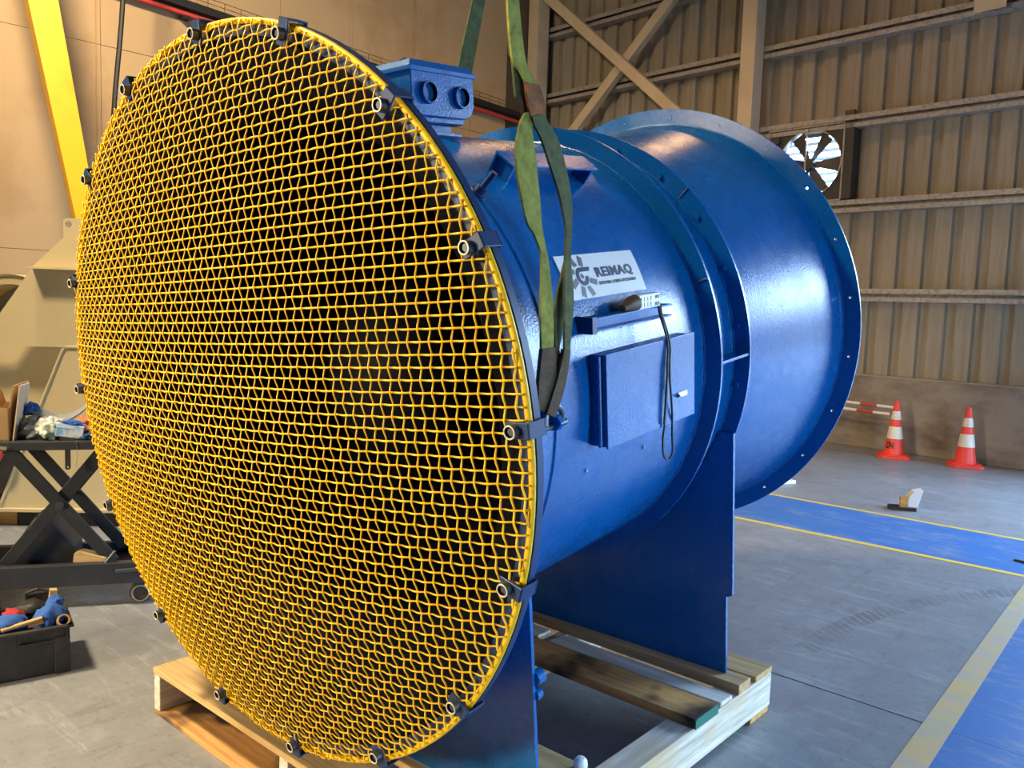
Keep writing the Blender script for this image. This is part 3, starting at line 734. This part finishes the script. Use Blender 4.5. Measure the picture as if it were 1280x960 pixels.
b = MB(); b.tube([fl_(p) for p in smoothpath(path, 5)], .0035, 6); b.build('cable', m_black, t, smooth=True, world=True)
b = MB(); b.tube([fl_(p) for p in smoothpath([(.872, .957, .243), (.898, .962, .13), (.905, .948, .05), (.905, .938, -.05), (.903, .927, -.135)], 5)], .0035, 6); b.build('cable', m_black, t, smooth=True, world=True)

# ================================================================== SLINGS
S = {
'upper': [(0.793, 0.20, 3.2, 0.792, 0.24, 3.21), (0.793, 0.23, 2.557, 0.792, 0.263, 2.569), (0.793, 0.236, 2.445, 0.792, 0.28, 2.458), (0.801, 0.243, 2.343, 0.799, 0.293, 2.356), (0.805, 0.253, 2.297, 0.803, 0.308, 2.3), (0.806, 0.278, 2.282, 0.804, 0.331, 2.279), (0.807, 0.3, 2.255, 0.806, 0.356, 2.258)],
'sleeve': [(0.811, 0.293, 2.257, 0.809, 0.353, 2.261), (0.816, 0.304, 2.194, 0.814, 0.374, 2.216), (0.82, 0.315, 2.161, 0.818, 0.372, 2.18)],
'back': [(0.782, 0.215, 3.2, 0.781, 0.25, 3.2), (0.782, 0.255, 2.418, 0.781, 0.289, 2.384), (0.789, 0.266, 2.31, 0.788, 0.301, 2.299), (0.796, 0.276, 2.216, 0.795, 0.325, 2.223)],
'backbrown': [(0.799, 0.283, 2.221, 0.798, 0.315, 2.224), (0.802, 0.296, 2.184, 0.802, 0.319, 2.184), (0.806, 0.30, 2.165, 0.805, 0.322, 2.168)],
'legL': [(0.814, 0.295, 2.18, 0.814, 0.308, 2.184), (0.817, 0.273, 2.15, 0.816, 0.316, 2.162), (0.822, 0.254, 2.083, 0.82, 0.325, 2.11), (0.826, 0.258, 2.024, 0.823, 0.338, 2.043), (0.83, 0.277, 1.951, 0.828, 0.349, 1.966), (0.833, 0.298, 1.899, 0.831, 0.354, 1.915), (0.834, 0.32, 1.878, 0.833, 0.361, 1.88), (0.839, 0.347, 1.829, 0.838, 0.371, 1.837), (0.847, 0.344, 1.763, 0.846, 0.377, 1.791), (0.859, 0.33, 1.693, 0.858, 0.382, 1.694), (0.883, 0.31, 1.58, 0.882, 0.362, 1.583)],
'legLb': [(0.883, 0.31, 1.58, 0.882, 0.364, 1.583), (0.897, 0.285, 1.499, 0.895, 0.357, 1.502), (0.906, 0.274, 1.427, 0.904, 0.317, 1.415)],
'legR': [(0.823, 0.311, 2.172, 0.821, 0.364, 2.188), (0.824, 0.322, 2.151, 0.822, 0.377, 2.172), (0.826, 0.349, 2.122, 0.824, 0.424, 2.127), (0.83, 0.381, 2.065, 0.827, 0.465, 2.045), (0.833, 0.421, 1.995, 0.831, 0.48, 1.987), (0.836, 0.444, 1.934, 0.834, 0.483, 1.938), (0.839, 0.454, 1.887, 0.838, 0.478, 1.881), (0.846, 0.444, 1.829, 0.846, 0.469, 1.814), (0.86, 0.428, 1.753, 0.858, 0.472, 1.707), (0.89, 0.399, 1.579, 0.889, 0.423, 1.574)],
'legRb': [(0.89, 0.395, 1.579, 0.889, 0.423, 1.574), (0.903, 0.354, 1.503, 0.901, 0.394, 1.495), (0.914, 0.3, 1.415, 0.913, 0.338, 1.402)],
'diag': [(0.827, 0.47, 1.818, 0.827, 0.486, 1.808), (0.834, 0.449, 1.783, 0.833, 0.47, 1.755), (0.849, 0.401, 1.682, 0.848, 0.443, 1.654), (0.87, 0.383, 1.584, 0.87, 0.399, 1.563)],
'diagb': [(0.873, 0.376, 1.591, 0.873, 0.397, 1.569), (0.886, 0.358, 1.508, 0.885, 0.38, 1.5), (0.897, 0.313, 1.419, 0.896, 0.341, 1.408)]}
def dens(st, n=4):
    L = smoothpath([s_[:3] for s_ in st], n); R_ = smoothpath([s_[3:] for s_ in st], n); return list(zip(L, R_))
sg = thing('lifting_sling', 'worn green webbing sling with brown sleeve shackled to the near side of fan', 'sling', (.9, .33, 1.40))
for key, nm, m in (('upper', 'upper_strap', m_web), ('sleeve', 'wear_sleeve', m_sleeve), ('back', 'upper_strap', m_webd), ('backbrown', 'wear_sleeve', m_webb), ('legL', 'leg_strap', m_web), ('legR', 'leg_strap', m_webd), ('diag', 'leg_strap', m_webd), ('legLb', 'leg_sleeve', m_webb), ('legRb', 'leg_sleeve', m_webb), ('diagb', 'leg_sleeve', m_webb)):
    b = MB(); b.ribbon(dens(S[key]), .007 if 'b' not in key[-1] else .012); b.build(nm, m, sg, smooth=True, world=True)
far = [(-.40, 1.66, 1.86, -.40, 1.745, 1.88), (-.40, 1.578, 1.507, -.40, 1.666, 1.522), (-.42, 1.48, 1.21, -.42, 1.575, 1.21), (-.46, 1.36, .98, -.46, 1.44, .98), (-.52, 1.28, .80, -.52, 1.33, .80), (-.56, 1.20, .715, -.56, 1.26, .715)]
fs2 = thing('lifting_sling', 'second green webbing strap rising behind the terminal box on far side', 'sling', tuple(F(-.56, 1.23, .72)))
b = MB(); b.ribbon([(F(*p[:3]), F(*p[3:])) for p in far], .008); b.build('strap', m_webd, fs2, smooth=True, world=True)

# ================================================================== PALLET AND DUNNAGE
pal = thing('timber_pallet', 'heavy weathered timber pallet with deck boards carrying the blue fan', 'pallet', (0, 1.07, 0))
def board(name, x0, x1, y0, y1, z0, z1, m, par=pal, bev=.004):
    b = MB(); o_ = par.location; b.box((x0-o_.x, y0-o_.y, z0-o_.z), (x1-o_.x, y1-o_.y, z1-o_.z)); return b.build(name, m, par, bevel=bev)
board('stringer', .750, .862, .155, 1.985, .024, .171, m_pwoody)
board('stringer', -.048, .002, .155, 1.985, .024, .171, m_pwoody)
board('stringer', -.930, -.884, .155, 1.985, .024, .171, m_pwoody)
board('bottom_board', -.935, .862, .158, .33, 0, .024, m_bwood)
board('bottom_board', -.935, .862, 1.80, 1.97, 0, .024, m_bwood)
board('deck_board', -.935, .862, .152, .322, .171, .196, m_pwood)
board('deck_board', -.935, .800, .385, .545, .171, .196, m_pwood)
board('deck_board', -.935, .790, .640, .790, .171, .196, m_pwood)
board('deck_board', .012, .857, 1.525, 1.625, .171, .189, m_wwood)
board('deck_board', -.930, -.052, 1.525, 1.620, .171, .194, m_wwood)
board('deck_board', -.935, .862, 1.828, 1.988, .171, .196, m_pwood)
b = MB(); b.box((-.93, 1.673, .171), (.862, 1.776, .2126)); o = b.build('dunnage_beam', m_dwood, bevel=.003); tag(o, 'squared timber bearer under the rear support plate of the fan', 'timber')
t = thing('dunnage_plank', 'brown rough plank with green painted end lying across the pallet', 'timber', (0, 1.38, .171))
b = MB(); b.box((-.93, -.078, 0), (.868, .098, .038)); b.build('plank', m_bwood, t, bevel=.004)
b = MB(); b.prism([(-.078, 0), (.098, 0), (.098, .034), (.088, .038), (-.07, .038), (-.078, .032)], .868, .872, 'x'); b.build('painted_end', m_green, t)
b = MB(); b.lathe([(.001, .04), (.014, .038), (.022, .028), (.024, .012), (.02, 0), (.001, 0)], 16, 'z', closed=False); o = b.build('plastic_plug', m_white, smooth=True); o.location = (.745, .765, .196)
tag(o, 'small white plastic plug lying on the front pallet board', 'plug')

# ================================================================== LEFT SIDE
# cream steel hopper
HR = math.atan2(.722, .692)
hp = thing('steel_hopper', 'cream painted steel hopper with lifting eye standing behind the lift table', 'hopper', (-4.024, .977, 0), (0, 0, HR))
def hplate(name, loops, y0, y1, m=m_beige, par=hp):
    vs, fs = flat2d(name, loops, abs(y1-y0)); b = MB(); b.add([(v.x, (y0+y1)/2+v.z, v.y) for v in vs], fs); return b.build(name, m, par)
hplate('front_plate', [[(-1.2, 1.315), (1.0, 1.315), (1.0, 1.857), (.70, 2.06), (.026, 2.06), (-.175, 1.857), (-.406, 1.514), (-.46, 1.44), (-1.2, 1.44)]], -.015, 0)
hplate('lug_plate', [[(.026, 2.05), (.026, 2.19), (.045, 2.20), (.40, 2.205), (.40, 2.05)], circle(.062, 2.160, .022, 20)], .0, .016)
b = MB(); b.box((-.175, -.13, 1.838), (1.0, -.015, 1.852)); b.build('stiffener_shelf', m_beige, hp)
b = MB(); b.box((-1.2, -.015, 1.297), (1.1, .02, 1.315)); b.build('ledge', m_beige, hp)
b = MB(); b.box((-1.2, .16, .55), (1.1, .9, 1.31)); b.build('body', m_beige, hp)
b = MB(); b.box((-1.2, .165, .20), (1.1, .9, .55)); b.build('lower_body', m_lift, hp)
hplate('leg_plate', [[(-.437, .136), (1.25, .136), (1.05, 1.28), (1.02, 1.30), (.04, 1.30), (.016, 1.28)]], -.01, .012)
b = MB(); b.tube([(-.437, -.012, .136), (.016, -.012, 1.28), (.04, -.012, 1.30), (1.02, -.012, 1.30)], .012, 6); b.build('leg_edge', m_beige, hp)
b = MB(); b.box((-1.2, -.04, .110), (1.3, .5, .136)); b.build('base_lip', m_beige, hp, bevel=.004)
b = MB(); b.box((-.32, .02, 0), (1.25, .30, .110)); b.build('skid', m_black, hp)
b = MB(); b.box((-1.2, .04, 0), (-.34, .30, .108)); b.build('skid_block', m_bwood, hp)
b = MB(); b.lathe([(.30, .19), (.355, .19), (.372, .17), (.372, .6), (.30, .6)], 48, mtx=Matrix.Translation((-.43, 0, 1.43))); b.build('duct_ring', m_beige, hp, smooth=True)
b = MB(); b.lathe([(.001, .5), (.30, .5), (.30, .52), (.001, .52)], 32, closed=False, mtx=Matrix.Translation((-.43, 0, 1.43))); b.build('duct_back', m_grey, hp)
b = MB(); b.cyl((-.75, -.10, .56), (-.395, -.10, .49), .013, 8); b.cyl((-.395, -.10, .49), (-.35, -.10, .58), .016, 8); tag(b.build('red_strap', m_red), 'red strap beside the sloping leg of the cream hopper', 'strap')
bpy.data.objects['red_strap'].location = hp.location; bpy.data.objects['red_strap'].rotation_euler = hp.rotation_euler
# yellow gantry leg
gl = thing('gantry_leg', 'yellow tapered steel leg leaning up the panelled wall behind the hopper', 'gantry', (-5.17, 1.996, 0))
H1 = Vector((.753, .657, 0)).normalized(); H2 = Vector((-.657, .753, 0)); al = math.radians(37)
E1 = H1*math.cos(al)+H2*math.sin(al); E2 = -H1*math.sin(al)+H2*math.cos(al)
def gl_sec(z):
    k = (z-4.305)/(2.345-4.305); Mp = Vector((-6.261, 1.578, z)).lerp(Vector((-5.763, 1.769, z)), k); Mp.z = z
    wd = max(.095, .236+(.152-.236)*k); return [Mp, Mp+E1*wd, Mp+E1*wd+E2*wd*.95, Mp+E2*wd*.95]
b = MB(); q0 = gl_sec(.02); q1 = gl_sec(7.0); b.add(q0+q1, [(0, 1, 2, 3), (4, 7, 6, 5)]+[(i, (i+1) % 4, (i+1) % 4+4, i+4) for i in range(4)]); b.build('leg', m_gyel, gl, world=True)
b = MB(); b.box((-.16, -.1, 0), (.2, .26, .02)); b.build('foot_plate', m_gyel, gl)

# scissor lift table
LR = math.atan2(.839, .545)
lt = thing('lift_table', 'black scissor lift table on castors holding a carton and rags', 'table', (-2.522, .098, 0), (0, 0, LR))
DP = .46
b = MB()
for y0 in (0, DP-.05): b.box((-.55, y0, .12), (.69, y0+.05, .237))
b.box((.62, .05, .13), (.69, DP-.05, .22)); b.box((-.55, .05, .13), (-.48, DP-.05, .22)); b.box((-.48, .05, .17), (.62, DP-.05, .178)); b.build('base_frame', m_lift, lt, bevel=.004)
b = MB(); b.box((-.6, 0, .858), (.78, DP, .903)); b.build('table_top', m_lift, lt, bevel=.004)
def arm(p, q, y0, wd=.066):
    p = Vector((p[0], y0, p[1])); q = Vector((q[0], y0, q[1])); d = (q-p); L = d.length; d.normalize(); n = Vector((-d.z, 0, d.x))
    mt = Matrix((d, Vector((0, 1, 0)), n)).transposed().to_4x4(); mt.translation = p
    b = MB(); b.box((-.02, 0, -wd/2), (L+.02, .018, wd/2), mt); return b.build('scissor_arm', m_lift, lt, bevel=.003)
for y0 in (.052, DP-.09):
    arm((.046, .845), (.522, .245), y0); arm((.020, .250), (.50, .862), y0+.02)
b = MB(); b.cyl((.277, .045, .554), (.277, DP-.05, .554), .012, 10); b.cyl((.277, .036, .554), (.277, .053, .554), .022, 14); b.build('pivot_pin', m_bolt, lt, smooth=True)
vs, fs = flat2d('tab', [[(.314, .86), (.314, .76), (.320, .752), (.334, .752), (.340, .76), (.340, .86)], circle(.327, .765, .005, 10)], .006)
b = MB(); b.add([(v.x, .012+v.z, v.y) for v in vs], fs); b.build('stop_tab', m_lift, lt)
b = MB(); b.cyl((.012, -.014, .877), (.05, -.012, .872), .008, 8); b.build('release_lever', m_steel, lt, smooth=True)
b = MB(); b.prism([(.02, .178), (.33, .178), (.325, .30), (.19, .47), (.13, .47), (.02, .30)], .16, .34); b.build('pump_housing', m_lift, lt, bevel=.01)
b = MB(); b.cyl((.50, .02, .235), (.55, .015, .30), .008, 8); b.cyl((.555, -.012, .195), (.68, -.012, .20), .012, 8); b.build('brake_bar', m_bolt, lt, smooth=True)
for (x_, y_) in ((.665, .045), (.665, DP-.045), (-.47, .045), (-.47, DP-.045)):
    b = MB(); b.box((x_-.03, y_-.03, .105), (x_+.03, y_+.03, .12)); b.prism([(x_-.035, .11), (x_+.045, .11), (x_+.03, .05), (x_+.0, .04)], y_-.030, y_-.024); b.prism([(x_-.03, .11), (x_+.03, .11), (x_+.022, .045), (x_, .04)], y_+.021, y_+.026)
    ca_ = b.build('castor', m_lift, lt)
    b = MB(); b.lathe([(.001, -.021), (.054, -.021), (.060, -.012), (.058, .012), (.052, .018), (.001, .018)], 24, closed=False, mtx=Matrix.Translation((x_+.01, y_, .0585))); b.build('wheel', m_brown, ca_, smooth=True)
    b = MB(); b.tube([(x_+.01+.043*math.cos(2*PI*i/20), y_-.033, .0585+.043*math.sin(2*PI*i/20)) for i in range(20)], .005, 6, closed=True); b.build('brake_ring', m_steel, ca_, smooth=True)
LM = WM[lt.name]
def L(x_, y_, z_): return tuple(LM @ Vector((x_, y_, z_)))
b = MB(); b.prism([(-.09, 0), (.09, 0), (.075, .045), (-.06, .062), (-.09, .05)], -.035, .035); o = b.build('timber_offcut', [m_pwood], bevel=.004); o.location = L(.43, .09, .178+.002); o.rotation_euler = (0, .12, LR-.15)
o.location = L(.425, .085, .222)
tag(o, 'pale timber offcut lying on the base of the lift table', 'timber')
# things on the table
t = thing('cardboard_carton', 'open brown cardboard carton at the left end of lift table', 'carton', L(-.12, .20, .903), (0, 0, LR))
b = MB(); b.box((-.2, -.15, 0), (.165, .15, .006)); b.box((-.2, -.15, 0), (-.194, .15, .17)); b.box((.159, -.15, 0), (.165, .15, .17)); b.box((-.2, -.15, 0), (.165, -.144, .17)); b.box((-.2, .144, 0), (.165, .15, .17)); b.build('box', m_card, t)
b = MB(); b.box((0, -.14, -.003), (.12, .14, .003), Matrix.Translation((.165, 0, .17)) @ Matrix.Rotation(math.radians(-80), 4, 'Y')); b.build('flap', m_card, t)
b = MB(); b.blob((0, 0, .045), (.11, .10, .06), 3, .3, flat=0); o = b.build('packing_paper', m_card, smooth=True); o.location = L(-.12, .20, 1.06); tag(o, 'crumpled brown paper sticking out of the cardboard carton', 'paper')
b = MB(); b.box((-.003, -.09, 0), (.003, .09, .29)); o = b.build('pale_board', wood('pale board wood', (.72, .6, .45), (.6, .47, .33), 2)); o.location = L(.062, .14, .903); o.rotation_euler = (0, math.radians(7), LR); tag(o, 'thin pale board standing upright beside the cardboard carton', 'board')
def lump(name, x_, y_, z_, rad, seed, m, label, cat, amp=.3, freq=2.0, rot=0., group=None, tilt=0.):
    b = MB(); b.blob((0, 0, rad[2]*.8), rad, seed, amp, freq, 4, flat=0); o = b.build(name, m, smooth=True, sharp=180); o.location = L(x_, y_, z_); o.rotation_euler = (0, tilt, LR+rot); tag(o, label, cat, group); return o
ZT = .903
lump('plastic_bag', .145, .16, ZT, (.085, .07, .058), 4, m_grey, 'grey plastic bag slumped on the table next to the pale board', 'bag', .5, 2.4)
lump('plastic_wrap', .205, .10, ZT+.01, (.055, .05, .06), 9, m_pale, 'pale green plastic packet between grey bag and blue carton', 'packet', .55, 2.4, tilt=.5)
lump('rubber_glove', .105, .20, ZT+.115, (.038, .03, .035), 12, m_rag, 'blue glove crumpled on top of the grey bag', 'glove', .5, 2.5)
b = MB(); st = []
for i in range(14):
    k = i/13; x_ = .10+.33*k; z_ = ZT+.15-.085*math.sin(PI*min(1, k*1.05))+(.03*k); st.append((Vector(L(x_, .17, z_)), Vector(L(x_+.01, .22, z_+.035))))
b.ribbon(st, .008); tag(b.build('foam_strip', m_grey, smooth=True), 'grey padded strip sagging across the items on the table', 'strip')
t = thing('glove_box', 'blue and white disposable glove carton tipped on the lift table', 'box', L(.325, .07, ZT+.026), (0, .16, LR+.1))
b = MB(); b.box((-.065, -.03, -.01), (.065, .03, .055)); b.build('carton', m_gloves, t, bevel=.003)
b = MB(); b.box((-.065, -.0306, .038), (.02, -.0301, .05)); b.build('printed_band', m_white, t)
b = MB(); b.blob((.01, 0, .056), (.045, .022, .022), 21, .6, 3.2, 3); b.build('glove_tuft', m_rag, t, smooth=True)
lump('leather_glove', .405, .14, ZT, (.055, .05, .065), 15, m_leather, 'orange brown leather glove at the right end of table', 'glove', .5, 2.3)
lump('dark_cloth', .425, .075, ZT, (.05, .035, .022), 18, m_navyrag, 'dark cloth under the orange leather glove', 'cloth', .4, 2.2)
b = MB(); b.tube(smoothpath([L(.37, .0, ZT+.005), L(.372, -.006, ZT-.01), L(.378, -.007, ZT-.06), L(.372, -.006, ZT-.11), L(.373, -.006, ZT-.135)], 4), .0014, 5); tag(b.build('loose_wire', m_steel), 'thin loose wire hanging over the edge of the lift table', 'wire')

# black crate with rags
CRZ = math.atan2(.967, .256)
cr = thing('plastic_crate', 'dusty black plastic crate full of rags on floor before lift table', 'crate', (-1.568, .079, 0), (0, 0, CRZ))
b = MB(); x0, x1, y0, y1, H = -.52, 0, 0, .34, .215
def ring_taper(z0_, z1_, i0, i1, o0, o1): pass
for (xa, xb, ya, yb) in ((x0, x1, y0, y0+.008), (x0, x1, y1-.008, y1), (x0, x0+.008, y0, y1), (x1-.008, x1, y0, y1)): b.box((xa, ya, .0), (xb, yb, H))
b.box((x0, y0, 0), (x1, y1, .01)); b.build('tub', m_dust, cr, bevel=.003)
b = MB(); b.box((x0-.012, y0-.014, H-.012), (x1+.016, y0+.012, H)); b.box((x0-.012, y1-.012, H-.012), (x1+.016, y1+.014, H)); b.box((x1-.012, y0-.014, H-.012), (x1+.016, y1+.014, H)); b.box((x0-.016, y0-.014, H-.012), (x0+.012, y1+.014, H)); b.build('rim', m_dust, cr, bevel=.003)
for xx in (-.055, -.40):
    b = MB(); b.box((xx-.006, y0-.012, 0), (xx+.055 if xx > -.1 else xx+.06, y0, .165)); b.build('corner_rib', m_dust, cr, bevel=.003)
b = MB(); b.box((-.20, y0-.013, .150), (-.01, y0, .158)); b.box((-.20, y0-.013, .150), (-.194, y0, .205)); b.box((-.016, y0-.013, .150), (-.01, y0, .205)); b.build('label_frame', m_dust, cr)
for xx in (-.10, -.30):
    b = MB(); b.tube([(xx-.045, y1, H), (xx-.045, y1+.004, H+.055), (xx, y1+.004, H+.07), (xx+.045, y1+.004, H+.055), (xx+.045, y1, H)], .007, 6); b.box((xx-.04, y1-.004, H), (xx+.04, y1+.004, H+.05)); b.build('handle_flap', m_dust, cr)
CM = WM[cr.name]
def inc(name, x_, y_, z_, rad, seed, m, label, cat, amp=.5, rot=0., group=None):
    b = MB(); b.blob((0, 0, 0), rad, seed, amp, 2.4, 3); o = b.build(name, m, smooth=True, sharp=180); o.location = CM @ Vector((x_, y_, z_)); o.rotation_euler = (0, 0, CRZ+rot); tag(o, label, cat, group); return o
inc('blue_rag', -.065, .10, .225, (.055, .06, .055), 31, m_rag, 'blue rag piled at the right end of the black crate', 'rag')
inc('blue_rag', -.045, .16, .265, (.03, .035, .035), 32, m_rag, 'small bright blue rag sticking up highest in the crate', 'rag')
inc('blue_rag', -.24, .10, .215, (.085, .06, .04), 33, m_rag, 'broad blue rag left of middle in the black crate', 'rag')
inc('red_rag', -.20, .19, .225, (.05, .05, .03), 34, m_redrag, 'red rag lying behind the blue ones in the crate', 'rag')
inc('red_rag', -.31, .05, .20, (.05, .04, .025), 35, m_redrag, 'red rag at the front left inside the crate', 'rag')
inc('dark_rag', -.13, .22, .23, (.07, .06, .04), 36, m_black, 'dark oily rag heaped at the back of the crate', 'rag')
inc('dark_rag', -.16, .16, .13, (.10, .09, .05), 37, m_navyrag, 'navy cloth filling the bottom of the crate', 'rag', .3)
t = thing('wire_brush', 'tan handled brush lying across the rags in the crate', 'brush', CM @ Vector((-.16, .035, .232)), (0, -.16, CRZ+.05))
b = MB(); b.box((-.10, -.012, 0), (.06, .012, .014)); b.build('handle', wood('tan brush handle', (.62, .42, .18), (.45, .28, .1), 0), t, bevel=.004)
b = MB(); b.box((.0, -.010, -.015), (.06, .010, 0)); b.build('bristles', m_pwood, t)
b = MB(); b.lathe([(.020, 0), (.026, 0), (.026, .04), (.020, .04)], 18, 'z'); o = b.build('tape_roll', m_card, smooth=True); o.location = CM @ Vector((-.025, .05, .215)); o.rotation_euler = (1.1, .2, CRZ); tag(o, 'tan tape roll at the right rim of the black crate', 'tape')
b = MB(); b.box((-.015, -.02, 0), (.015, .02, .05)); o = b.build('timber_stub', m_dwood); o.location = CM @ Vector((-.04, .33, .228)); o.rotation_euler = (0, .15, CRZ); tag(o, 'short tan timber stub at the back right corner of crate', 'timber')
